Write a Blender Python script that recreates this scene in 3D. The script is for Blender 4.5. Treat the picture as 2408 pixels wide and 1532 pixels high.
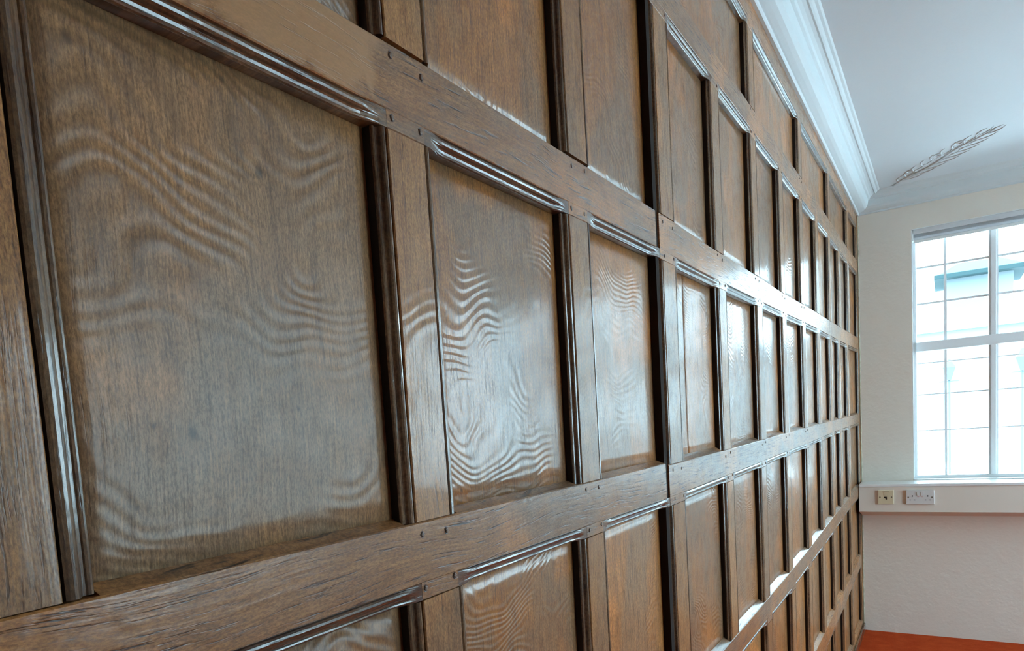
import bpy, bmesh, math, random
from mathutils import Vector, Matrix, noise
random.seed(7)
S = bpy.context.scene
for o in list(bpy.data.objects): bpy.data.objects.remove(o)
COL = S.collection
L = 5.425            # far wall plane
XR = 4.3             # right wall plane
YB = -2.2            # back wall plane
ZF, ZC = -1.519, 1.256   # floor, ceiling (eye height = 0)

# ---------------------------------------------------------------- camera
cd = bpy.data.cameras.new('camera'); cam = bpy.data.objects.new('camera', cd); COL.objects.link(cam)
M = ((0.8039151198628771, 0.5902089897915725, -0.07330640098291012),
     (-0.004958329431438979, -0.1166017089124368, -0.9931663790362362),
     (-0.5947233768947586, 0.798784945932202, -0.09081142619177453))
cx, cy, cz = Vector(M[0]), -Vector(M[1]), -Vector(M[2])
mw = Matrix.Identity(4)
for i in range(3):
    mw[i][0], mw[i][1], mw[i][2] = cx[i], cy[i], cz[i]
mw[0][3], mw[1][3], mw[2][3] = 0.4371, 0.0, 0.0015
cam.matrix_world = mw
cd.sensor_fit = 'HORIZONTAL'; cd.sensor_width = 36.0
cd.lens = 1674.67 / 2408 * 36.0
cd.shift_x = 221.6 / 2408; cd.shift_y = 404.2 / 2408
cd.clip_start = 0.01; cd.clip_end = 500
S.camera = cam

# ---------------------------------------------------------------- world and light
S.view_settings.view_transform = 'Standard'; S.view_settings.look = 'None'
S.view_settings.gamma = 1.0; S.view_settings.use_curve_mapping = False
S.view_settings.exposure = 1.3
w = bpy.data.worlds.new('sky'); S.world = w; w.use_nodes = True
nt = w.node_tree; nt.nodes.clear()
out = nt.nodes.new('ShaderNodeOutputWorld'); bg = nt.nodes.new('ShaderNodeBackground')
bg.inputs['Color'].default_value = (0.60, 0.84, 1.0, 1); bg.inputs['Strength'].default_value = 10.0
nt.links.new(bg.outputs[0], out.inputs[0])

def portal(name, loc, rot, sx, sy):
    ld = bpy.data.lights.new(name, 'AREA'); ld.shape = 'RECTANGLE'; ld.size = sx; ld.size_y = sy
    ld.cycles.is_portal = True
    o = bpy.data.objects.new(name, ld); COL.objects.link(o); o.location = loc; o.rotation_euler = rot
WX0, WX1, WZ0, WZ1 = 0.28, 3.835, -0.528, 1.008       # far window opening
RW = [(2.35, 3.45), (3.75, 4.85)]                       # added right-wall window openings, unseen (y ranges)
RZ0, RZ1 = -1.0, 1.05
portal('window_portal', ((WX0+WX1)/2, L+0.31, (WZ0+WZ1)/2), (-math.pi/2, 0, 0), WX1-WX0, WZ1-WZ0)
for a, b in RW:
    portal('side_window_portal', (XR+0.31, (a+b)/2, (RZ0+RZ1)/2), (0, math.pi/2, 0), RZ1-RZ0, b-a)

# ---------------------------------------------------------------- materials
def new_mat(name):
    m = bpy.data.materials.new(name); m.use_nodes = True
    nt = m.node_tree; nt.nodes.clear()
    o = nt.nodes.new('ShaderNodeOutputMaterial')
    return m, nt, o
class G:
    def __init__(s, nt): s.nt = nt
    def n(s, t, **kw):
        nd = s.nt.nodes.new(t)
        for k, v in kw.items(): setattr(nd, k, v)
        return nd
    def set(s, sock, v):
        if isinstance(v, bpy.types.NodeSocket): s.nt.links.new(v, sock)
        else: sock.default_value = v
    def math(s, op, a, b=0.0, c=0.0, clamp=False):
        nd = s.n('ShaderNodeMath', operation=op); nd.use_clamp = clamp
        s.set(nd.inputs[0], a); s.set(nd.inputs[1], b); s.set(nd.inputs[2], c); return nd.outputs[0]
    def comb(s, x, y, z):
        nd = s.n('ShaderNodeCombineXYZ')
        for i, v in enumerate((x, y, z)): s.set(nd.inputs[i], v)
        return nd.outputs[0]
    def noise(s, vec, scale=1.0, detail=2.0, rough=0.5, dist=0.0):
        nd = s.n('ShaderNodeTexNoise'); s.set(nd.inputs['Vector'], vec)
        nd.inputs['Scale'].default_value = scale; nd.inputs['Detail'].default_value = detail
        nd.inputs['Roughness'].default_value = rough; nd.inputs['Distortion'].default_value = dist
        return nd.outputs['Fac']
    def ramp(s, f, lo, hi, a=0.0, b=1.0, smooth=True):
        nd = s.n('ShaderNodeMapRange', interpolation_type='SMOOTHSTEP' if smooth else 'LINEAR')
        s.set(nd.inputs['Value'], f); s.set(nd.inputs['From Min'], lo); s.set(nd.inputs['From Max'], hi)
        s.set(nd.inputs['To Min'], a); s.set(nd.inputs['To Max'], b); return nd.outputs[0]
    def mix(s, f, a, b, mode='MIX'):
        nd = s.n('ShaderNodeMix', data_type='RGBA', blend_type=mode)
        s.set(nd.inputs[0], f); s.set(nd.inputs[6], a if isinstance(a, bpy.types.NodeSocket) else (*a, 1))
        s.set(nd.inputs[7], b if isinstance(b, bpy.types.NodeSocket) else (*b, 1)); return nd.outputs[2]
    def bump(s, h, dist, strength=1.0, normal=None):
        nd = s.n('ShaderNodeBump'); nd.inputs['Distance'].default_value = dist; nd.inputs['Strength'].default_value = strength
        s.set(nd.inputs['Height'], h)
        if normal is not None: s.set(nd.inputs['Normal'], normal)
        return nd.outputs[0]

SPOTS = [(0.424, 0.225, 0.007), (0.333, 0.013, 0.006), (0.853, 0.077, 0.0025), (0.445, 0.030, 0.0025), (0.301, 0.020, 0.003), (0.281, -0.037, 0.003),
         (0.944, 0.295, 0.003), (0.268, 0.272, 0.005), (0.394, 0.288, 0.003), (0.697, -0.070, 0.003)]
def oak(name, grain='Z', base=(0.41, 0.165, 0.040), dark=(0.175, 0.068, 0.021), grey=(0.23, 0.135, 0.066), figure=1.0,
        rough=0.5, coat=0.44, coat_rough=0.14, pores=1.0, fibre=1.0, pu=22.0, pv=420.0, fu=230.0, fw=110.0, spots=False, patch=False):
    m, nt, o = new_mat(name); g = G(nt)
    tc = g.n('ShaderNodeTexCoord'); sp = g.n('ShaderNodeSeparateXYZ'); nt.links.new(tc.outputs['Object'], sp.inputs[0])
    oi = g.n('ShaderNodeObjectInfo'); rnd = oi.outputs['Random']
    x, y, z = sp.outputs; Y0, Z0 = y, z
    u, v = (z, y) if grain == 'Z' else (y, z)          # u along the grain, v across it
    u = g.math('ADD', u, g.math('MULTIPLY', rnd, 17.0)); wv = g.math('ADD', g.math('MULTIPLY', rnd, 31.0), x)
    v = g.math('ADD', v, g.math('MULTIPLY', g.math('SUBTRACT', g.noise(g.comb(u, v, wv), 3.5, 2.0), 0.5), 0.035))
    big = g.noise(g.comb(g.math('MULTIPLY', u, 1.2), g.math('MULTIPLY', v, 2.6), wv), 2.6, 3.0)
    mid = g.noise(g.comb(g.math('MULTIPLY', u, 2.0), g.math('MULTIPLY', v, 26.0), wv), 2.0, 4.0, 0.6)
    fine = g.noise(g.comb(g.math('MULTIPLY', u, pu), g.math('MULTIPLY', v, pv), wv), 1.0, 3.0, 0.65)
    mott = g.noise(g.comb(u, v, wv), 34.0, 4.0, 0.7)
    c = g.mix(g.ramp(mid, 0.3, 0.85, 0.0, 0.6), base, dark)
    c = g.mix(g.math('MULTIPLY', g.ramp(big, 0.44, 0.56), 0.75), c, grey)
    warm = tuple(min(1, k * f) for k, f in zip(base, (1.5, 1.3, 1.0)))
    c = g.mix(g.math('MULTIPLY', g.ramp(g.noise(g.comb(u, v, g.math('ADD', wv, 9.0)), 4.5, 3.0), 0.56, 0.66), 0.55), c, warm)
    c = g.mix(g.math('MULTIPLY', g.ramp(mott, 0.5, 0.75), 0.35), c, dark)
    c = g.mix(g.ramp(fine, 0.42, 0.60, 0.0, 0.38), c, dark)
    c = g.mix(g.ramp(fine, 0.46, 0.34, 0.0, 0.30), c, tuple(min(1, k * 1.5) for k in base))
    pore = g.ramp(fine, 0.58, 0.68)
    speck = g.noise(g.comb(g.math('MULTIPLY', u, 240.0), g.math('MULTIPLY', v, 620.0), wv), 1.0, 3.0, 0.75)
    sv = g.ramp(speck, 0.34, 0.66, 0.68, 1.34); c = g.mix(1.0, c, g.comb(sv, sv, sv), 'MULTIPLY')
    c = g.mix(g.math('MULTIPLY', pore, min(0.9, 0.5 * pores)), c, (0.03, 0.016, 0.01))
    br = g.math('ADD', 0.82, g.math('MULTIPLY', rnd, 0.36))
    c = g.mix(1.0, c, g.comb(br, br, br), 'MULTIPLY')
    if patch:                                        # worn, paler patch of varnish on the near rail
        ed = g.math('MULTIPLY', g.noise(g.comb(Y0, Z0, 0.0), 22.0, 3.0), 0.10)
        pm = g.math('MULTIPLY', g.ramp(g.math('ADD', Y0, ed), 0.625, 0.605), g.math('MULTIPLY', g.ramp(g.math('ADD', Z0, ed), 0.362, 0.375), g.ramp(Z0, 0.7, 0.6)))
        c = g.mix(g.math('MULTIPLY', pm, 0.7), c, (0.46, 0.235, 0.10))
    if spots:                                        # knots and old nail holes
        for ky, kz, kr in SPOTS:
            dy = g.math('SUBTRACT', Y0, ky); dz = g.math('MULTIPLY', g.math('SUBTRACT', Z0, kz), 0.8)
            d = g.math('SQRT', g.math('ADD', g.math('MULTIPLY', dy, dy), g.math('MULTIPLY', dz, dz)))
            d = g.math('ADD', d, g.math('MULTIPLY', g.math('SUBTRACT', mott, 0.5), kr*0.9))
            c = g.mix(g.math('MULTIPLY', g.ramp(d, kr*1.2, kr*0.1), 0.7), c, (0.03, 0.018, 0.012))
    # ripple of the medullary figure
    warp = g.noise(g.comb(g.math('MULTIPLY', u, 1.0), g.math('MULTIPLY', v, 0.8), g.math('ADD', wv, 3.0)), 5.0, 2.0, 0.45)
    ph = g.math('ADD', g.math('MULTIPLY', u, fu), g.math('MULTIPLY', warp, fw))
    rip = g.math('SINE', ph)
    rip = g.math('MULTIPLY', g.math('ADD', rip, g.math('MULTIPLY', g.noise(g.comb(u, g.math('MULTIPLY', v, 1.5), wv), 60.0, 3.0), 2.2)), 0.5)
    mask = g.ramp(g.noise(g.comb(u, g.math('MULTIPLY', v, 1.3), g.math('ADD', wv, 5.0)), 6.0, 2.0), 0.42, 0.66, 0.10, 1.0)
    h1 = g.math('MULTIPLY', rip, mask)
    c = g.mix(g.math('MULTIPLY', g.ramp(h1, 0.3, 0.9), 0.14 * figure), c, dark)
    nrm = g.bump(h1, 0.00035 * figure, 0.8)
    line = g.noise(g.comb(g.math('MULTIPLY', u, 9.0), g.math('MULTIPLY', v, 230.0), wv), 1.0, 2.0, 0.5)
    nrm = g.bump(line, 0.00020 * fibre, 0.5, nrm)
    nrm = g.bump(pore, -0.00025, 0.5 * pores, nrm)
    nrm = g.bump(mott, 0.0003, 0.3, nrm)
    p = g.n('ShaderNodeBsdfPrincipled'); g.set(p.inputs['Base Color'], c); g.set(p.inputs['Normal'], nrm)
    g.set(p.inputs['Roughness'], g.ramp(mott, 0.3, 0.8, rough - 0.06, rough + 0.12))
    p.inputs['Coat Weight'].default_value = coat; p.inputs['Coat Roughness'].default_value = coat_rough
    g.set(p.inputs['Coat Normal'], nrm)
    p.inputs['IOR'].default_value = 1.45; p.inputs['Specular IOR Level'].default_value = 0.25
    nt.links.new(p.outputs[0], o.inputs[0]); return m

def plain(name, col, rough=0.5, spec=0.5, bump=0.0, bscale=60.0, var=0.0, coat=0.0, metallic=0.0):
    m, nt, o = new_mat(name); g = G(nt)
    p = g.n('ShaderNodeBsdfPrincipled'); p.inputs['Roughness'].default_value = rough
    p.inputs['Specular IOR Level'].default_value = spec; p.inputs['Coat Weight'].default_value = coat
    p.inputs['Metallic'].default_value = metallic
    tc = g.n('ShaderNodeTexCoord')
    nz = g.noise(tc.outputs['Object'], bscale, 5.0, 0.6)
    big = g.noise(tc.outputs['Object'], 3.0, 4.0, 0.6)
    c = g.mix(g.math('MULTIPLY', g.ramp(big, 0.3, 0.7), var), col, tuple(k * 0.82 for k in col))
    g.set(p.inputs['Base Color'], c)
    if bump: g.set(p.inputs['Normal'], g.bump(g.math('ADD', nz, g.math('MULTIPLY', g.noise(tc.outputs['Object'], 14.0, 3.0), 1.5)), bump))
    nt.links.new(p.outputs[0], o.inputs[0]); return m

MAT = dict(
    panel=oak('oak_panel', 'Z', figure=1.3, spots=True, coat=0.56, coat_rough=0.17, fu=460.0, fw=170.0, fibre=1.4),
    panel_matt=oak('oak_panel_matt', 'Z', base=(0.275, 0.145, 0.062), dark=(0.14, 0.07, 0.032), grey=(0.20, 0.135, 0.082), spots=True, fu=330.0, fw=130.0, figure=2.3, rough=0.5, coat=0.38, coat_rough=0.34, fibre=3.2, pv=520.0, pores=0.6),
    stile=oak('oak_stile', 'Z', base=(0.36, 0.165, 0.05), figure=0.55),
    rail=oak('oak_rail', 'Y', base=(0.37, 0.17, 0.06), grey=(0.23, 0.145, 0.085), figure=0.5, patch=True, pores=1.7, pu=13.0, pv=330.0, fibre=1.5, coat=0.62, coat_rough=0.2),
    mould=oak('oak_moulding', 'Z', base=(0.12, 0.062, 0.026), dark=(0.03, 0.014, 0.008), figure=0.25, rough=0.34, coat=0.8, coat_rough=0.12),
    mouldh=oak('oak_moulding_horizontal', 'Y', base=(0.12, 0.055, 0.026), dark=(0.03, 0.014, 0.008), figure=0.25, rough=0.34, coat=0.8, coat_rough=0.12),
    peg=plain('peg_oak', (0.045, 0.022, 0.014), 0.4, 0.5, 0.0004, 300, 0.4),
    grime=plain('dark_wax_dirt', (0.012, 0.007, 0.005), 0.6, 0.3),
    pegtop=plain('peg_end_grain', (0.16, 0.085, 0.045), 0.5, 0.5, 0.0006, 300, 0.6),
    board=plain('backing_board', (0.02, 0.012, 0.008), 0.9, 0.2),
    plaster=plain('painted_plaster', (0.765, 0.69, 0.60), 0.7, 0.3, 0.0016, 45, 0.12),
    filler=plain('plaster_filler', (0.50, 0.45, 0.33), 0.8, 0.3, 0.002, 120, 0.5),
    ceiling=plain('ceiling_paint', (0.66, 0.71, 0.73), 0.8, 0.3, 0.0004, 60, 0.05),
    cornice=plain('cornice_paint', (0.62, 0.66, 0.66), 0.6, 0.3, 0.0004, 50, 0.05),
    boxing=plain('boxing_paint', (0.74, 0.66, 0.57), 0.55, 0.4, 0.0003, 80, 0.06),
    gloss=plain('white_gloss_paint', (0.80, 0.80, 0.78), 0.3, 0.5, 0.0002, 40, 0.04, 0.3),
    frame=plain('window_frame_paint', (0.82, 0.84, 0.84), 0.4, 0.5, 0.0002, 40, 0.05),
    whitep=plain('white_plastic', (0.66, 0.63, 0.60), 0.35, 0.5),
    creamp=plain('cream_plastic', (0.66, 0.55, 0.36), 0.4, 0.5),
    hole=plain('socket_hole', (0.015, 0.01, 0.008), 0.8, 0.2),
    screw=plain('screw_brass', (0.16, 0.12, 0.08), 0.4, 0.5, metallic=0.6),
    red=plain('switch_mark', (0.6, 0.2, 0.18), 0.5, 0.4),
    paving=plain('street_paving', (0.78, 0.80, 0.80), 0.9, 0.2, 0.002, 4, 0.2),
    facade=plain('pale_render', (0.13, 0.152, 0.16), 0.9, 0.2, 0.002, 4, 0.1),
    slate=plain('roof_slate', (0.05, 0.085, 0.08), 0.9, 0.1, 0.002, 4, 0.2),
    slate_dark=plain('eave_shadow_board', (0.022, 0.040, 0.042), 0.9, 0.1),  # eave board, a darker tone than the slate
    iron=plain('lamp_iron', (0.06, 0.08, 0.085), 0.6, 0.2),
)
def carpet():
    m, nt, o = new_mat('orange_carpet'); g = G(nt); tc = g.n('ShaderNodeTexCoord')
    a = g.noise(tc.outputs['Object'], 12.0, 5.0, 0.7); b = g.noise(tc.outputs['Object'], 260.0, 3.0, 0.7)
    c = g.mix(g.ramp(a, 0.35, 0.7), (0.58, 0.065, 0.012), (0.70, 0.10, 0.02))
    c = g.mix(g.math('MULTIPLY', g.ramp(b, 0.4, 0.7), 0.4), c, (0.34, 0.035, 0.008))
    p = g.n('ShaderNodeBsdfPrincipled'); g.set(p.inputs['Base Color'], c); p.inputs['Roughness'].default_value = 0.95
    p.inputs['Specular IOR Level'].default_value = 0.1
    g.set(p.inputs['Normal'], g.bump(b, 0.006)); nt.links.new(p.outputs[0], o.inputs[0]); return m
MAT['carpet'] = carpet()
def glass():
    m, nt, o = new_mat('window_glass'); g = G(nt)
    t = g.n('ShaderNodeBsdfTransparent'); t.inputs[0].default_value = (0.95, 0.98, 0.98, 1)
    s = g.n('ShaderNodeBsdfGlossy'); s.inputs['Roughness'].default_value = 0.02
    f = g.n('ShaderNodeFresnel'); f.inputs[0].default_value = 1.45
    mx = g.n('ShaderNodeMixShader'); nt.links.new(f.outputs[0], mx.inputs[0])
    nt.links.new(t.outputs[0], mx.inputs[1]); nt.links.new(s.outputs[0], mx.inputs[2]); nt.links.new(mx.outputs[0], o.inputs[0]); return m
MAT['glass'] = glass()
def translucent(name, col, amt):
    m, nt, o = new_mat(name); g = G(nt)
    d = g.n('ShaderNodeBsdfDiffuse'); d.inputs[0].default_value = (*col, 1)
    t = g.n('ShaderNodeBsdfTranslucent'); t.inputs[0].default_value = (*col, 1)
    mx = g.n('ShaderNodeMixShader'); mx.inputs[0].default_value = amt
    nt.links.new(d.outputs[0], mx.inputs[1]); nt.links.new(t.outputs[0], mx.inputs[2]); nt.links.new(mx.outputs[0], o.inputs[0]); return m
MAT['blind'] = translucent('blind_fabric', (0.8, 0.82, 0.84), 0.3)
MAT['headrail'] = translucent('white_plastic_headrail', (0.9, 0.9, 0.9), 0.5)

# ---------------------------------------------------------------- mesh helpers
class MB:
    def __init__(s): s.v = []; s.f = []; s.sm = []
    def add(s, vs, fs, smooth=False):
        b = len(s.v); s.v += [tuple(q) for q in vs]; s.f += [tuple(b + i for i in f) for f in fs]; s.sm += [smooth] * len(fs)
    def box(s, x0, x1, y0, y1, z0, z1, bev=0.0):
        if bev <= 0:
            vs = [(x, y, z) for x in (x0, x1) for y in (y0, y1) for z in (z0, z1)]
            s.add(vs, [(0,1,3,2),(4,6,7,5),(0,4,5,1),(2,3,7,6),(0,2,6,4),(1,5,7,3)])
        else:
            bm = bmesh.new(); bmesh.ops.create_cube(bm, size=1.0)
            for q in bm.verts: q.co = Vector(((x0+x1)/2 + q.co.x*(x1-x0), (y0+y1)/2 + q.co.y*(y1-y0), (z0+z1)/2 + q.co.z*(z1-z0)))
            bmesh.ops.bevel(bm, geom=bm.edges[:], offset=bev, segments=2, affect='EDGES', profile=0.5)
            bm.verts.index_update()
            s.add([q.co for q in bm.verts], [[q.index for q in f.verts] for f in bm.faces]); bm.free()
    def loft(s, rings, closed=True, caps=True, smooth=False):
        n = len(rings[0]); vs = [q for r in rings for q in r]; fs = []
        m = n if closed else n - 1
        for i in range(len(rings) - 1):
            for j in range(m):
                a = i*n + j; b = i*n + (j+1) % n
                fs.append((a, b, b + n, a + n))
        if caps: fs.append(tuple(range(n))[::-1]); fs.append(tuple((len(rings)-1)*n + j for j in range(n)))
        s.add(vs, fs, smooth)
    def tube(s, pts, rad, seg=8, smooth=True):
        rings = []
        for i, q in enumerate(pts):
            q = Vector(q); a = Vector(pts[max(0, i-1)]); b = Vector(pts[min(len(pts)-1, i+1)]); t = (b-a).normalized()
            ref = Vector((0, 0, 1)) if abs(t.z) < 0.9 else Vector((1, 0, 0))
            u = t.cross(ref).normalized(); v = t.cross(u)
            r = rad[i] if isinstance(rad, (list, tuple)) else rad
            rings.append([q + (u*math.cos(k*2*math.pi/seg) + v*math.sin(k*2*math.pi/seg))*r for k in range(seg)])
        s.loft(rings, True, True, smooth)
    def build(s, name, mat, parent=None, **props):
        me = bpy.data.meshes.new(name); me.from_pydata(s.v, [], s.f); me.materials.append(mat)
        for p, q in zip(me.polygons, s.sm): p.use_smooth = q
        bm = bmesh.new(); bm.from_mesh(me); bmesh.ops.recalc_face_normals(bm, faces=bm.faces[:]); bm.to_mesh(me); bm.free()
        o = bpy.data.objects.new(name, me); COL.objects.link(o)
        if parent is not None: o.parent = parent; o.matrix_parent_inverse = Matrix.Translation(-wpos(parent))
        for k, val in props.items(): o[k] = val
        return o
def wpos(o):
    return o.location.copy() if o.type == 'EMPTY' else Vector((0, 0, 0))   # meshes sit at the world origin
def empty(name, loc, label, cat, group=None):
    o = bpy.data.objects.new(name, None); COL.objects.link(o); o.location = loc
    o['label'] = label; o['category'] = cat
    if group: o['group'] = group
    return o
def interp(tab, y):
    if y <= tab[0][0]: return tab[0][1]
    for (a, p), (b, q) in zip(tab, tab[1:]):
        if y <= b: return p + (q - p) * (y - a) / (b - a)
    return tab[-1][1]

# ---------------------------------------------------------------- room shell
def struct(mb, name, mat, parent=None): return mb.build(name, mat, parent, **({'kind': 'structure'} if parent is None else {}))
m = MB(); m.box(-0.05, XR, YB, L, ZF-0.1, ZF); struct(m, 'floor', MAT['carpet'])
m = MB(); m.box(-0.05, XR, YB, L, ZC, ZC+0.1); struct(m, 'ceiling', MAT['ceiling'])
m = MB(); m.box(-0.15, -0.03, YB, L, ZF, ZC); struct(m, 'wall_left', MAT['board'])
def wall_holes(name, axis, c0, c1, lo, hi, holes, z0, z1, hz0, hz1):
    m = MB()
    def bx(a, b, p, q):
        if b - a < 1e-6: return
        if axis == 'x': m.box(a, b, c0, c1, p, q)
        else: m.box(c0, c1, a, b, p, q)
    cur = lo
    for a, b in holes:
        bx(cur, a, z0, z1); bx(a, b, z0, hz0); bx(a, b, hz1, z1); cur = b
    bx(cur, hi, z0, z1)
    return struct(m, name, MAT['plaster'])
wall_holes('wall_far', 'x', L, L+0.3, -0.15, XR+0.3, [(WX0, WX1)], ZF, ZC+0.1, WZ0, WZ1)
wall_holes('wall_right', 'y', XR, XR+0.3, YB, L, RW, ZF, ZC+0.1, RZ0, RZ1)
wall_holes('wall_back', 'x', YB-0.3, YB, -0.15, XR+0.3, [], ZF, ZC+0.1, 0, 0)

# cornice swept round left, far, right and back walls
prof = [(0.0, 1.150), (0.010, 1.149), (0.014, 1.153), (0.015, 1.160), (0.020, 1.161), (0.026, 1.163), (0.035, 1.166), (0.048, 1.172),
        (0.060, 1.184), (0.0645, 1.198), (0.068, 1.218), (0.076, 1.222), (0.080, 1.232), (0.090, 1.238), (0.100, 1.241), (0.106, 1.240),
        (0.112, 1.243), (0.118, 1.249), (0.126, 1.251), (0.132, 1.2565), (0.132, 1.27), (0.0, 1.27)]
m = MB(); rings = []
for (sx, sy, px, py) in ((0, YB, 1, 1), (0, L, 1, -1), (XR, L, -1, -1), (XR, YB, -1, 1), (0, YB, 1, 1)):
    rings.append([(sx + px*a, sy + py*a, z) for a, z in prof])
# subdivide long left and far runs a little so the hand-run plaster wanders
fine = []
for i, (r0, r1) in enumerate(zip(rings, rings[1:])):
    n = 24
    for k in range(n):
        t = k / n; rr = []
        for (p0, p1), (a, z) in zip(zip(r0, r1), prof):
            q = Vector(p0).lerp(Vector(p1), t)
            if 0 < k < n and 0.0 < a < 0.13: q.z += 0.0012 * noise.noise(q * 3.0)
            rr.append(tuple(q))
        fine.append(rr)
fine.append(rings[-1])
m.loft(fine, True, False); struct(m, 'trim_1', MAT['cornice'])

# plaster spray on the ceiling
m = MB()
A, B_ = Vector((0.20, 5.285, ZC)), Vector((0.63, 4.60, ZC)); ax = (B_ - A); ln = ax.length; ax.normalize(); sd = Vector((ax.y, -ax.x, 0))
def cp(t, s, h=0.0): return A + ax*(t*ln) + sd*s + Vector((0, 0, -h))
def stroke(t0, s0, t1, s1, bow, r0=0.002, r1=0.006):
    pts = []; rad = []
    for k in range(11):
        q = k/10; b = math.sin(q*math.pi)*bow
        pts.append(cp(t0 + (t1-t0)*q, s0 + (s1-s0)*q + b, 0.0005)); rad.append(0.0008 + 0.5 * (r1 if q > 0.5 else r0 + (r1-r0)*q*2) * math.sin(math.pi*min(1, 0.08 + q*0.92)))
    m.tube(pts, rad, 8)
stem = [cp(t/20, 0.012*math.sin(t*0.55), 0.001) for t in range(21)]
m.tube(stem, [0.003 + 0.004*math.sin(math.pi*min(1, 0.1 + t/22)) for t in range(21)], 8)
for i in range(9):
    t = 0.08 + i*0.1; wd = 0.085*math.sin(math.pi*min(0.95, 0.15 + t*0.8))
    stroke(t, 0.004, t+0.15, wd, 0.02, 0.003, 0.007); stroke(t+0.02, -0.004, t+0.17, -wd, -0.02, 0.003, 0.007)
    stroke(t+0.04, wd*0.4, t+0.17, wd*0.55, -0.012, 0.002, 0.005); stroke(t+0.06, -wd*0.35, t+0.18, -wd*0.5, 0.012, 0.002, 0.005)
for i in (2, 5, 7):   # scroll curls
    t = 0.1*i + 0.12; pts = [cp(t + 0.035*math.cos(a*0.6)*(1-a/22), 0.055 + 0.022*math.sin(a*0.6)*(1-a/22), 0.001) for a in range(16)]
    m.tube(pts, 0.003, 8)
m.build('ceiling_ornament', MAT['ceiling'], None, label='white plaster leaf spray in relief running diagonally across the ceiling corner', category='ceiling ornament')

# boxing with sill below the far window
BY = L - 0.2
m = MB(); sec = [(BY, -0.545), (BY, -0.701), (L, -0.751), (L, -0.545)]
m.loft([[(x, y, z) for y, z in sec] for x in (0.004, 1.4, XR-0.01)]); 
box = empty('window_boxing', (0.0, L, ZF), 'long cream painted boxing with a white sill below the far window', 'boxing')
m.build('front_panel', MAT['boxing'], box)
m = MB(); m.box(0.004, XR-0.01, BY-0.006, L-0.0005, -0.546, -0.528, 0.004); m.build('sill', MAT['gloss'], box, label='glossy white sill board')
m = MB(); m.box(WX0+0.003, WX1-0.003, L+0.0005, L+0.075, WZ0+0.0002, WZ0+0.006)
struct(m, 'trim_2', MAT['gloss'])
m = MB(); m.box(WX0+0.003, WX1-0.003, L+0.0005, L+0.079, WZ1-0.004, WZ1-0.0002); m.box(WX0+0.0002, WX0+0.004, L+0.0005, L+0.079, WZ0+0.007, WZ1-0.005)
struct(m, 'trim_3', MAT['gloss'])
# ragged plaster filler where the far wall meets the panelling
m = MB(); rr = []
for i in range(260):
    z = ZF + 0.05 + (1.149 - ZF - 0.05)*i/259; q = 0.004 + 0.006*abs(noise.noise(Vector((1.3, 2.0, z*22)))) + 0.004*abs(noise.noise(Vector((4.3, 2.0, z*75))))
    rr.append([(0.0012, L-0.0002, z), (0.0012, L-0.003, z), (q*0.7, L-0.0035, z), (q + 0.002, L-0.0015, z), (q + 0.0025, L-0.0002, z)])
m.loft(rr, True, True); struct(m, 'trim_4', MAT['filler'])

# ---------------------------------------------------------------- far window (window_1)
FY0, FY1 = L+0.08, L+0.13
win = bpy.data.objects.new('window_1', None); COL.objects.link(win); win.location = ((WX0+WX1)/2, FY0, WZ0); win['kind'] = 'structure'
e = 0.002
m = MB(); m.box(WX0+e, WX0+0.02, FY0, FY1, WZ0+e, WZ1-e); m.box(WX1-0.02, WX1-e, FY0, FY1, WZ0+e, WZ1-e)
m.box(WX0+0.02, WX1-0.02, FY0, FY1, WZ1-0.04, WZ1-e); m.box(WX0+0.02, WX1-0.02, FY0, FY1, WZ0+e, WZ0+0.024)
m.build('window_frame', MAT['frame'], win)
nl = 9; TZ0, TZ1 = 0.270, 0.328
xs = [WX0 + 0.395*i for i in range(nl+1)]
for i in range(1, nl):
    m = MB(); c = xs[i]
    m.box(c-0.012, c+0.012, FY0-0.014, FY1, WZ0+0.024, WZ1-0.04, 0.002)
    m.box(c-0.022, c-0.0125, FY0, FY1, WZ0+0.024, WZ1-0.04); m.box(c+0.0125, c+0.022, FY0, FY1, WZ0+0.024, WZ1-0.04)
    m.build('mullion', MAT['frame'], win)
m = MB(); m.box(WX0+0.02, WX1-0.02, FY0-0.020, FY1-0.004, TZ0, TZ1, 0.004); m.build('transom', MAT['frame'], win)
for i in range(nl):
    a, b = xs[i]+0.022, xs[i+1]-0.022; c = xs[i] + 0.166
    m = MB()
    for z in (0.783, 0.563): m.box(a, b, FY0+0.012, FY0+0.034, z-0.006, z+0.006)
    for z in (0.197, 0.002, -0.222): m.box(a, b, FY0+0.012, FY0+0.034, z-0.003, z+0.003)
    m.box(c-0.007, c+0.007, FY0+0.010, FY0+0.036, TZ1, WZ1-0.04); m.box(c-0.006, c+0.006, FY0+0.010, FY0+0.036, WZ0+0.024, TZ0)
    m.build('glazing_bars', MAT['frame'], win)
    m = MB(); m.box(a, b, FY0+0.021, FY0+0.024, TZ1, WZ1-0.04); m.box(a, b, FY0+0.021, FY0+0.024, WZ0+0.024, TZ0)
    m.build('glass_pane', MAT['glass'], win)

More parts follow.
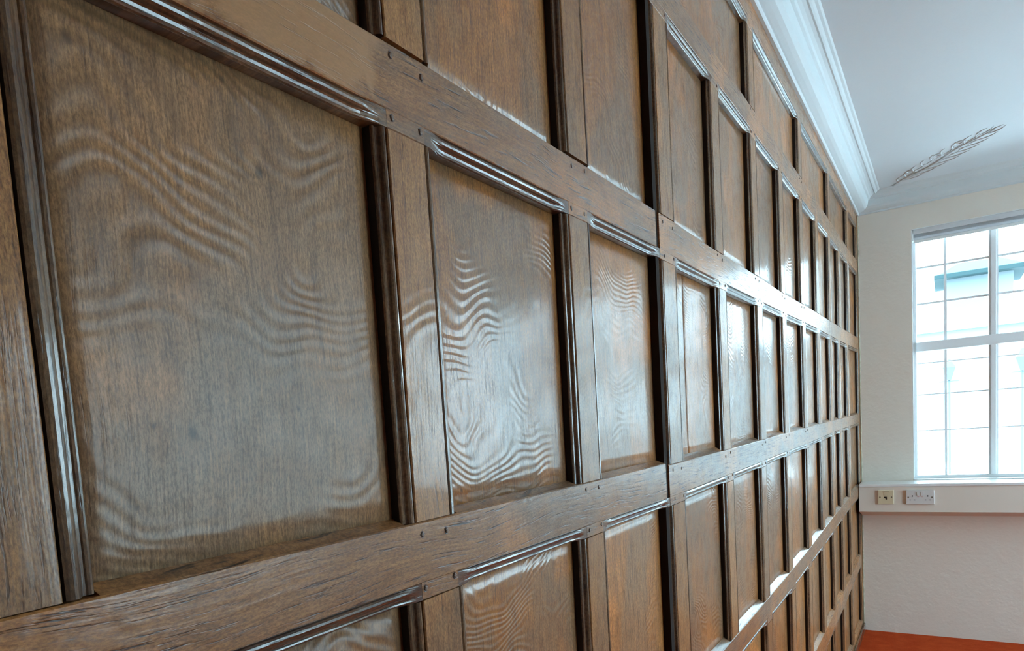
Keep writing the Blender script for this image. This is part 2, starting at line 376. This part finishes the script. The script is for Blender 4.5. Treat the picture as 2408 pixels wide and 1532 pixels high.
# rolled-up blind at the head of the far window
bl = empty('roller_blind', ((WX0+WX1)/2, L+0.05, 0.99), 'rolled-up pale grey blind along the head of the far window', 'blind')
m = MB(); m.tube([(WX0+0.012, L+0.045, 0.968), (WX1-0.012, L+0.045, 0.968)], 0.022, 20); m.build('fabric_roll', MAT['blind'], bl)
m = MB(); m.box(WX0+0.014, WX1-0.014, L+0.020, L+0.030, 0.925, 0.943, 0.002); m.build('bottom_bar', MAT['gloss'], bl)
for x in (WX0+0.0025, WX1-0.0115):
    m = MB(); m.box(x, x+0.009, L+0.018, L+0.072, 0.940, 1.004, 0.001); m.build('bracket', MAT['gloss'], bl)
m = MB(); m.box(WX0+0.012, WX1-0.012, L+0.02, L+0.03, 0.944, 0.958); m.build('fabric_edge', MAT['blind'], bl)
m = MB(); m.box(WX0+0.012, WX1-0.012, L+0.003, L+0.016, 0.976, 1.0035, 0.002); m.build('headrail', MAT['headrail'], bl)

# unseen side windows, added to light the panelling and show in its reflections
for k, (a, b) in enumerate(RW):
    wn = bpy.data.objects.new('window_%d' % (k+2), None); COL.objects.link(wn); wn.location = (XR+0.1, (a+b)/2, RZ0); wn['kind'] = 'structure'
    m = MB(); X0, X1 = XR+0.1, XR+0.15
    for p, q, r, s_ in ((a+e, a+0.04, RZ0+e, RZ1-e), (b-0.04, b-e, RZ0+e, RZ1-e), (a+0.04, b-0.04, RZ0+e, RZ0+0.04), (a+0.04, b-0.04, RZ1-0.04, RZ1-e), (a+0.04, b-0.04, 0.2, 0.25), ((a+b)/2-0.02, (a+b)/2+0.02, RZ0+0.04, RZ1-0.04)):
        m.box(X0, X1, p, q, r, s_)
    m.build('window_frame', MAT['frame'], wn)  # frame of the added unseen window
    m = MB(); m.box(X0+0.02, X0+0.024, a+0.04, b-0.04, RZ0+0.04, RZ1-0.04); m.build('glass_pane', MAT['glass'], wn)

# ---------------------------------------------------------------- panelling
STEP = 0.04
def ys_range(a, b, step=STEP):
    n = max(1, int(round((b-a)/step))); return [a + (b-a)*i/n for i in range(n+1)]
# moulding section: (distance outward from the quirk, depth x)
MP = [(0.0, -0.0040), (0.0014, -0.0042), (0.0020, -0.0016), (0.0036, -0.0002), (0.0056, 0.0004), (0.0076, -0.0004), (0.0092, -0.0022),
      (0.0100, -0.0046), (0.0112, -0.0058), (0.0132, -0.0066), (0.0140, -0.0056), (0.0154, -0.0053), (0.0166, -0.0060), (0.0176, -0.0080), (0.0178, -0.0170)]
MW = 0.0178
def wob(y, z, k=0.0): return 0.0005 * noise.noise(Vector((y*7 + k, z*7, k)))
def make_stile(parent, y0, y1, z0, z1, seed, sc=1.0, left=True, right=True, lean=0.0):
    n = max(3, int((z1-z0)/0.04)); m = MB(); rings = []
    ztab = [z0 + (z1-z0)*i/n for i in range(n+1)]
    for z in ztab:
        d = wob(seed, z, 3.1)*1.6; c = wob(seed, z, 9.7)
        rings.append([(-0.026, y0+d, z), (-0.0012+c, y0+d, z), (c, y0+0.0012+d, z), (c, (y0+y1)/2+d, z), (c, y1-0.0012+d, z), (-0.0012+c, y1+d, z), (-0.026, y1+d, z)])
    m.loft(rings, True, True); st = m.build('stile', MAT['stile'], parent)
    for side, on in ((-1, left), (1, right)):
        if not on: continue
        m = MB(); rings = []
        for z in ztab:
            d = wob(seed, z, 3.1)*1.6; yq = (y0 if side < 0 else y1) + d
            pts = [(x - (0.0003 + 0.0008*noise.noise(Vector((seed, z*9, 4.0)))*0.5), yq + side*a*sc, z) for a, x in MP]
            pts += [(-0.028, yq + side*MW*sc, z), (-0.028, yq, z)]
            rings.append(pts)
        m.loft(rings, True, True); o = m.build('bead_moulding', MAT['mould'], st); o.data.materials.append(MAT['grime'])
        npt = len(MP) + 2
        for k, p in enumerate(o.data.polygons):      # shade in the quirk and against the panel, painted near-black
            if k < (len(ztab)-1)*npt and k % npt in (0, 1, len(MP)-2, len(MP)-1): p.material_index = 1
    return st
def make_rail(parent, ya, yb, top, bot, bays, botbays, seed, splay=True, mould=True, splay_h=0.0065):
    if ya > 1.4: splay_h = 0.0105
    """top/bot: height tables; bays: clear bays above the rail, botbays: below it."""
    m = MB(); ys = ys_range(ya, yb); lo = {y: (interp(bot, y)) for y in ys}
    rings = []
    for y in ys:
        t, b = interp(top, y), interp(bot, y) + (MW if mould else 0.0); c = wob(y, seed, 5.0)
        rings.append([(-0.026, y, b), (-0.001+c, y, b), (c, y, b+0.001), (c, y, (t+b)/2), (c, y, t-0.0015), (-0.0015+c, y, t), (-0.026, y, t)])
    m.loft(rings, True, True)
    if mould:                                   # solid feet of the rail where stiles meet it
        cur = ya
        for a, b in list(botbays) + [(yb, yb)]:
            if a - cur > 0.002:
                yy = ys_range(cur, a, 0.02)
                m.loft([[(-0.026, y, interp(bot, y)), (-0.0008+wob(y, seed, 5.0), y, interp(bot, y)), (wob(y, seed, 5.0), y, interp(bot, y)+0.0008), (wob(y, seed, 5.0), y, interp(bot, y)+MW+0.0005), (-0.026, y, interp(bot, y)+MW+0.0005)] for y in yy])
            cur = b
    if splay:
        for a, b in bays:
            yy = ys_range(a, b, 0.03)
            m.loft([[(-0.026, y, interp(top, y)-0.004), (-0.0012+wob(y, seed, 5.0), y, interp(top, y)-0.0005), (-0.0172, y, interp(top, y)+splay_h), (-0.026, y, interp(top, y)+splay_h)] for y in yy])
    rl = m.build('rail', MAT['rail'], parent)
    if mould:
        for a, b in botbays:
            if b - a < 0.05: continue
            mm = MB(); rings = []
            for y in [a, a+0.012, a+0.022, a+0.034, a+0.046] + ys_range(a+0.06, b-0.06) + [b-0.046, b-0.034, b-0.022, b-0.012, b]:
                if y < a or y > b: continue
                k = min(1.0, max(0.0, (min(y-a, b-y) - 0.008)/0.035)); k = k*k*(3-2*k)
                z0 = interp(bot, y); c = wob(y, seed, 5.0)
                pts = [(c + x*k - 0.0002, y, z0 + MW - q) for q, x in MP[:-1]] + [(c + min(-0.0008, MP[-2][1]*k), y, z0), (-0.026, y, z0), (-0.026, y, z0+MW)]
                rings.append(pts)
            rings = [r for i, r in enumerate(rings) if i == 0 or r[0][1] > rings[i-1][0][1] + 1e-4]
            mm.loft(rings, True, True); mm.build('run_moulding', MAT['mouldh'], rl)
    return rl
def make_panel(parent, y0, y1, z0, z1, seed, x=-0.0175, zt=None, zb=None):
    n, k = 14, 14; vs = []; fs = []
    for i in range(n+1):
        for j in range(k+1):
            y = y0 + (y1-y0)*i/n; z = z0 + (z1-z0)*j/k
            bow = 0.0010*math.sin(math.pi*i/n)*math.sin(math.pi*j/k)*(1 if seed % 3 else -0.6)
            vs.append((x + bow + 0.0007*noise.noise(Vector((y*9, z*5, seed*3.3))), y, z))
    for i in range(n):
        for j in range(k):
            a = i*(k+1)+j; fs.append((a, a+k+1, a+k+2, a+1))
    b = len(vs); vs += [(-0.024, y, z) for y in (y0, y1) for z in (z0, z1)]
    c00, c01, c10, c11 = 0, k, n*(k+1), n*(k+1)+k
    fs += [(b, b+1, b+3, b+2), tuple(range(0, k+1)) + (b+1, b), tuple(c10 + j for j in range(k+1)) + (b+3, b+2),
           tuple(i*(k+1) for i in range(n+1)) + (b+2, b), tuple(i*(k+1)+k for i in range(n+1)) + (b+3, b+1)]
    m = MB(); m.add(vs, fs, True); return m.build('panel', MAT['panel_matt' if y1 < 0.75 else 'panel'], parent)
PROT = []
def peg(rail, y, z, r=0.0036):
    m = MB(); n = 12; c = wob(y, 0, 5.0); a = random.random()*3
    def ring(rr, x): return [(x+c, y + rr*math.cos(a+2*math.pi*q/n)*(0.85 + 0.2*math.sin(q*2.1+a)), z + rr*math.sin(a+2*math.pi*q/n)) for q in range(n)]
    m.loft([ring(r*1.18, -0.001), ring(r*1.15, 0.0003), ring(r*0.86, 0.0002)], True, False)
    m.loft([ring(r*0.86, 0.0001), ring(r*0.82, 0.0010), ring(r*0.45, 0.0014), ring(r*0.1, 0.0014)], True, True)
    o = m.build('peg', MAT['peg'], rail); o.data.materials.append(MAT['pegtop'])
    for k, p in enumerate(o.data.polygons): p.material_index = 1 if k >= 2*n else 0
    return o

SW = 0.065
def section(name, loc, label, ya, yb, rows, rails, endstile=None, S0=False):
    root = empty(name, loc, label, 'wall panelling')
    rowd = {}
    for rn, (lowr, upr, stiles) in rows.items(): rowd[rn] = stiles
    def bays(rn):
        if rn is None: return []
        out = []; st = rowd[rn]; cur = None
        edges = [ (a, b, s) for a, b, s in st]
        prev = ya
        for a, b, s in edges:
            if a - prev > 0.02: out.append((prev, a - MW*s if True else a))
            prev = b + MW*s
        end = yb if endstile is None else endstile[0] - MW
        if end - prev > 0.02: out.append((prev, end))
        return out
    R = {}
    for i, (rn, top, bot, above, below, sp, mo) in enumerate(rails):
        R[rn] = (top, bot, make_rail(root, ya, yb if endstile is None else endstile[0], top, bot, bays(above), [(max(ya, a-MW*0.999) if a > ya+1e-6 else a, b+MW*0.999) for a, b in bays(below)], i*3.7+loc[1], sp, mo))
    seed = loc[1]*5
    for rn, (lowr, upr, stiles) in rows.items():
        for k, (a, b, s) in enumerate(stiles):
            seed += 1.37; c = (a+b)/2
            z0 = interp(R[lowr][0], c) + (0.0035 if rn == 'upper' and a < 1.4 else 0.0008); z1 = interp(R[upr][1], c) - 0.0006
            make_stile(root, a, b, z0, z1, seed, s, left=(a > ya + 0.03 or a > 1.43), right=True)
            for nm, pa in ((lowr, 0), (upr, 1)):
                if R[nm][2] is not None and (rn, nm) in PEGS and 0.3 < a < PEGS[(rn, nm)]:
                    zz = (interp(R[nm][0], c) - 0.012) if pa == 0 else (interp(R[nm][1], c) + 0.012)
                    for q in (0.12, 0.88): peg(R[nm][2], a + (b-a)*q + random.uniform(-0.003, 0.003), zz + random.uniform(-0.004, 0.004), 0.0034)
        for k, (a, b) in enumerate(bays(rn)):
            seed += 1.91
            zb = min(interp(R[lowr][0], a), interp(R[lowr][0], b)) ; zt = max(interp(R[upr][1], a), interp(R[upr][1], b))
            if rn == 'main' and 1.45 < a < 1.6:      # this panel has split along its length
                make_panel(root, a-0.006, 1.6190, zb+0.002, zt+0.004, int(seed)); make_panel(root, 1.6208, b+0.006, zb+0.002, zt+0.004, int(seed)+1)
                continue
            make_panel(root, a-0.006 if a > ya+1e-6 else a, b+0.006, zb+0.002, zt+0.004, int(seed))
    if endstile:
        make_stile(root, endstile[0], endstile[1], endstile[2], endstile[3], 77.0, 0.8, True, False)
    return root
PEGS = {('main', 'A'): 3.3, ('main', 'B'): 3.3, ('upper', 'A'): 3.3, ('lower', 'B'): 2.9, ('upper', 'C'): 3.3, ('top', 'C'): 3.3}
def st(l, s=1.0, w=SW): return [(a, a + (w2 if (w2 := dict(((round(1.4378, 4), 0.08),)).get(round(a, 4))) else w), s) for a in l]
S0 = (0.104, 0.2144, 1.4)
near_rows = {
    'top': ('C', 'D', [(0.104, 0.2144, 1.4), (1.01, 1.08, 1)]),
    'upper': ('A', 'C', [S0, (0.590, 0.655, 1), (1.015, 1.082, 1)]),
    'main': ('B', 'A', [S0, (0.582, 0.645, 1), (1.005, 1.072, 1)]),
    'lower': ('E', 'B', [S0, (0.583, 0.652, 1), (1.010, 1.075, 1)]),
    'low': ('F', 'E', [S0, (0.59, 0.655, 1), (1.012, 1.078, 1)]),
    'bottom': ('G', 'F', [S0, (0.59, 0.655, 1), (1.012, 1.078, 1)]),
}
NA, NB = -0.75, 1.4027
near_rails = [
    ('D', [(NA, 1.165), (1.5, 1.165)], [(NA, 1.071), (1.5, 1.071)], None, 'top', False, True),
    ('C', [(NA, 0.853), (1.5, 0.853)], [(NA, 0.769), (1.5, 0.769)], 'top', 'upper', True, True),
    ('A', [(NA, 0.381), (0.52, 0.3825), (0.656, 0.3855), (1.4, 0.3865)], [(NA, 0.3005), (1.4, 0.3005)], 'upper', 'main', True, True),
    ('B', [(NA, -0.084), (0.18, -0.088), (0.58, -0.0915), (1.0, -0.0935), (1.4, -0.0943)], [(NA, -0.168), (0.58, -0.1729), (1.01, -0.1773), (1.4, -0.1813)], 'main', 'lower', True, True),
    ('E', [(NA, -0.585), (1.5, -0.585)], [(NA, -0.66), (1.5, -0.66)], 'lower', 'low', True, True),
    ('F', [(NA, -1.045), (1.5, -1.045)], [(NA, -1.15), (1.5, -1.15)], 'low', 'bottom', True, True),
    ('G', [(NA, -1.44), (1.5, -1.44)], [(NA, -1.517), (1.5, -1.517)], 'bottom', None, True, False),
]
section('wall_panelling', (0, 0.3, ZF), 'nearest section of dark oak panelling, in the left foreground up to the black vertical joint', NA, NB, near_rows, near_rails)
FA = 1.4222
def sx(l): return [(l[0], l[0]+0.078, 0.9)] + [(a, a+SW, 1) for a in l[1:]]
far_rows = {
    'top': ('C', 'D', sx([1.4395, 2.2885, 3.150, 4.010, 4.835])),
    'upper': ('A', 'C', sx([1.4395, 1.8562, 2.2885, 2.7171, 3.1361, 3.5601, 3.9843, 4.3787, 4.8095])),
    'main': ('B', 'A', sx([1.4385, 1.8714, 2.3180, 2.726, 3.1564, 3.5663, 3.9717, 4.3150, 4.7200])),
    'lower': ('E', 'B', sx([1.4420, 1.8857, 2.3083, 2.7327, 3.1902, 3.606, 3.9881, 4.3271, 4.7274])),
    'low': ('F', 'E', sx([1.4420, 1.89, 2.33, 2.772, 3.175, 3.585, 3.978, 4.370, 4.770])),
    'bottom': ('G', 'F', sx([1.4420, 1.89, 2.33, 2.772, 3.175, 3.585, 3.95, 4.350, 4.785])),
}
far_rails = [
    ('D', [(1.4, 1.165), (5.4, 1.165)], [(1.4, 1.071), (2.4, 1.0705), (3.2, 1.067), (4.1, 1.076), (4.9, 1.068), (5.4, 1.073)], None, 'top', False, True),
    ('C', [(1.4, 0.852), (2.287, 0.8531), (3.2, 0.8655), (4.02, 0.8666), (4.8, 0.864), (5.4, 0.875)],
          [(1.4, 0.769), (1.85, 0.7702), (2.28, 0.7721), (2.7, 0.775), (3.11, 0.7716), (3.54, 0.7706), (3.99, 0.7745), (4.8, 0.7737), (5.4, 0.780)], 'top', 'upper', True, True),
    ('A', [(1.4, 0.386), (1.52, 0.3868), (1.81, 0.382), (2.29, 0.3835), (2.73, 0.380), (3.2, 0.385), (3.52, 0.387), (3.95, 0.387), (5.4, 0.393)],
          [(1.4, 0.300), (1.52, 0.298), (1.86, 0.2956), (2.3, 0.297), (2.73, 0.2975), (3.14, 0.301), (3.5, 0.3011), (3.96, 0.300), (4.68, 0.298), (5.4, 0.301)], 'upper', 'main', True, True),
    ('B', [(1.4, -0.0992), (1.88, -0.0993), (2.34, -0.0971), (2.72, -0.0947), (3.18, -0.0935), (3.6, -0.0918), (5.3, -0.0884)],
          [(1.4, -0.1813), (1.87, -0.1805), (2.29, -0.1788), (2.7, -0.1757), (3.17, -0.175), (3.6, -0.1701), (3.98, -0.1667), (4.65, -0.163), (5.3, -0.163)], 'main', 'lower', True, True),
    ('E', [(1.4, -0.585), (2.32, -0.585), (2.77, -0.5823), (3.2, -0.578), (3.62, -0.5665), (4.0, -0.5585), (4.35, -0.554), (4.78, -0.551), (5.3, -0.546)],
          [(1.4, -0.660), (2.77, -0.664), (3.16, -0.6582), (3.59, -0.6545), (3.98, -0.6465), (4.37, -0.634), (4.77, -0.627), (5.3, -0.628)], 'lower', 'low', True, True),
    ('F', [(1.4, -1.045), (3.54, -1.034), (3.94, -1.0261), (4.36, -1.0164), (4.8, -1.0119), (5.3, -1.0037)],
          [(1.4, -1.15), (3.5, -1.135), (3.92, -1.122), (4.35, -1.1115), (4.79, -1.0984), (5.3, -1.086)], 'low', 'bottom', True, True),
    ('G', [(1.4, -1.44), (5.4, -1.44)], [(1.4, -1.517), (5.4, -1.517)], 'bottom', None, True, False),
]
far = section('wall_panelling', (0, 3.4, ZF), 'long dark oak panelling beyond the black joint, running back to the window wall', FA, 5.40, far_rows, far_rails, endstile=(5.366, 5.421, ZF+0.002, 1.149))
m = MB(); m.box(-0.0285, -0.0030, 1.4028, 1.4210, ZF+0.002, 1.148); m.build('joint_strip', MAT['board'], far, label='black strip in the joint')  # black fill stands in for the shade inside the joint gap
m = MB(); m.box(0.0015, 0.012, YB+0.01, L-0.004, ZF, ZF+0.050, 0.002); struct(m, 'baseboard_left', MAT['mouldh'])

# ---------------------------------------------------------------- sockets on the boxing
def face(root, nm, mat, x0, x1, z0, z1, d0, d1, bev=0.0008, **kw):
    m = MB(); m.box(x0, x1, BY-d1, BY-d0, z0, z1, bev); return m.build(nm, mat, root, **kw)
def disc(root, nm, mat, x, z, r, d0, d1, n=14, parent=None, **kw):
    m = MB(); m.loft([[(x + r*math.cos(2*math.pi*k/n), BY-d, z + r*math.sin(2*math.pi*k/n)) for k in range(n)] for d in (d0, d1)]); return m.build(nm, mat, root, **kw)
x0, x1, z0, z1 = 0.104, 0.186, -0.652, -0.566
r = empty('phone_socket', ((x0+x1)/2, BY, z0), 'small square cream telephone socket on the boxing, nearest the panelling', 'socket')
face(r, 'face_plate', MAT['creamp'], x0, x1, z0, z1, 0.0, 0.009, 0.002)
m = MB(); cxx, czz = (x0+x1)/2, (z0+z1)/2 - 0.004
m.loft([[(cxx-0.009, BY-d, czz+0.007), (cxx+0.006, BY-d, czz+0.007), (cxx+0.006, BY-d, czz-0.011), (cxx+0.001, BY-d, czz-0.011), (cxx-0.003, BY-d, czz-0.003), (cxx-0.009, BY-d, czz-0.001)] for d in (0.006, 0.0094)])
m.build('jack_hole', MAT['hole'], r)
m = MB(); m.box(cxx-0.017, cxx+0.017, BY-0.0095, BY-0.008, z1-0.013, z1-0.009); m.build('embossed_line', MAT['screw'], r)
m = MB(); m.box(cxx-0.011, cxx+0.011, BY-0.0105, BY-0.008, z1-0.030, z1-0.016, 0.0008); m.build('shutter', MAT['creamp'], r)
for x in (x0+0.011, x1-0.011): disc(r, 'screw', MAT['screw'], x, (z0+z1)/2, 0.0042, 0.007, 0.0098)
x0, x1, z0, z1 = 0.248, 0.388, -0.653, -0.567
r = empty('double_socket', ((x0+x1)/2, BY, z0), 'wide white double power socket on the boxing, to the right of the cream one', 'socket')
face(r, 'face_plate', MAT['whitep'], x0, x1, z0, z1, 0.0, 0.011, 0.002)
mid = (x0+x1)/2
for sgn in (-1, 1):
    c = mid + sgn*0.038
    m = MB(); m.box(c-0.0022, c+0.0022, BY-0.0114, BY-0.008, z0+0.046, z0+0.055)
    for q in (-0.011, 0.011): m.box(c+q-0.0034, c+q+0.0034, BY-0.0114, BY-0.008, z0+0.0245, z0+0.0290)
    m.build('pin_holes', MAT['hole'], r)
    sw = face(r, 'switch', MAT['whitep'], mid+sgn*0.009-0.0062, mid+sgn*0.009+0.0062, z0+0.052, z0+0.074, 0.009, 0.0145, 0.001)
    m = MB(); m.box(mid+sgn*0.009-0.005, mid+sgn*0.009+0.005, BY-0.0116, BY-0.010, z0+0.044, z0+0.0458); m.build('switch_mark', MAT['red'], r)
for x in (x0+0.0115, x1-0.0115): disc(r, 'screw', MAT['screw'], x, z0+0.043, 0.0040, 0.009, 0.0118)

# ---------------------------------------------------------------- outside
GZ = -4.2
m = MB(); m.box(-80, 80, -80, 120, GZ-0.2, GZ); struct(m, 'ground', MAT['paving'])
def hip(m, x0, x1, y0, y1, z0, z1, inset):
    vs = [(x0, y0, z0), (x1, y0, z0), (x1, y1, z0), (x0, y1, z0), (x0+inset, (y0+y1)/2, z1), (x1-inset, (y0+y1)/2, z1)]
    m.add(vs, [(0,1,5,4), (1,2,5), (2,3,4,5), (3,0,4), (0,3,2,1)])
bd = empty('house', (1.6, 40, GZ), 'pale house with a low dark slate hipped roof seen through the upper window panes', 'building')
m = MB(); m.box(0.55, 2.75, 38.6, 42.0, GZ, 4.86); m.build('wall', MAT['facade'], bd)
m = MB(); hip(m, 0.25, 3.05, 38.1, 42.4, 4.98, 5.75, 0.9); m.build('roof', MAT['slate'], bd)
m = MB(); m.box(0.12, 3.2, 38.0, 42.5, 4.80, 4.98, 0.02); m.build('eave', MAT['slate_dark'], bd)
def terrace(x0, x1, y0, y1, z1, label):  # unseen street blocks, added to cut the sky out of the panel reflections
    t = empty('terrace', ((x0+x1)/2, y0, GZ), label, 'building')
    m = MB(); m.box(x0, x1, y0, y1, GZ, z1); m.build('wall', MAT['facade'], t)
    m = MB(); m.box(x0-0.1, x1+0.1, y0-0.15, y0, z1-0.2, z1+0.1); m.build('parapet', MAT['facade'], t)
    n = int((x1-x0)/2.4); k = 0
    z = GZ + 1.0
    while z + 1.6 < z1 - 0.4:
        for i in range(n):
            a = x0 + (x1-x0)*(i+0.5)/n; m = MB(); m.box(a-0.5, a+0.5, y0-0.03, y0, z, z+1.5); m.build('window', MAT['frame'], t)  # windows of the added unseen terrace
        z += 2.9
terrace(-24, 3.9, 22, 30, 1.7, 'low pale terrace across the street, its parapet below the slate roof')
terrace(4.9, 10.8, 20, 28, 9.5, 'tall pale terrace across the street, beyond the right part of the window')
def lamp(x, y, zt, label):
    r = empty('street_lamp', (x, y, GZ), label, 'street lamp')
    m = MB(); m.tube([(x, y, GZ), (x, y, GZ+0.5), (x, y, GZ+0.55), (x, y, zt-0.28)], [0.06, 0.05, 0.02, 0.012], 10); m.build('pole', MAT['iron'], r)
    m = MB(); m.loft([[(x+q*a, y+q*b, z) for a, b in ((1,1),(-1,1),(-1,-1),(1,-1))] for q, z in ((0.02, zt-0.28), (0.065, zt-0.12), (0.07, zt-0.11), (0.012, zt))]); m.build('lantern', MAT['iron'], r)
    m = MB(); m.box(x-0.11, x+0.11, y-0.008, y+0.008, zt-0.30, zt-0.285); m.build('cross_bar', MAT['iron'], r)
lamp(0.495, 12, 0.45, 'thin iron street lamp seen through the lower panes left of the first mullion')
lamp(1.245, 12, 0.50, 'thin iron street lamp seen through the lower panes at the right edge of view')
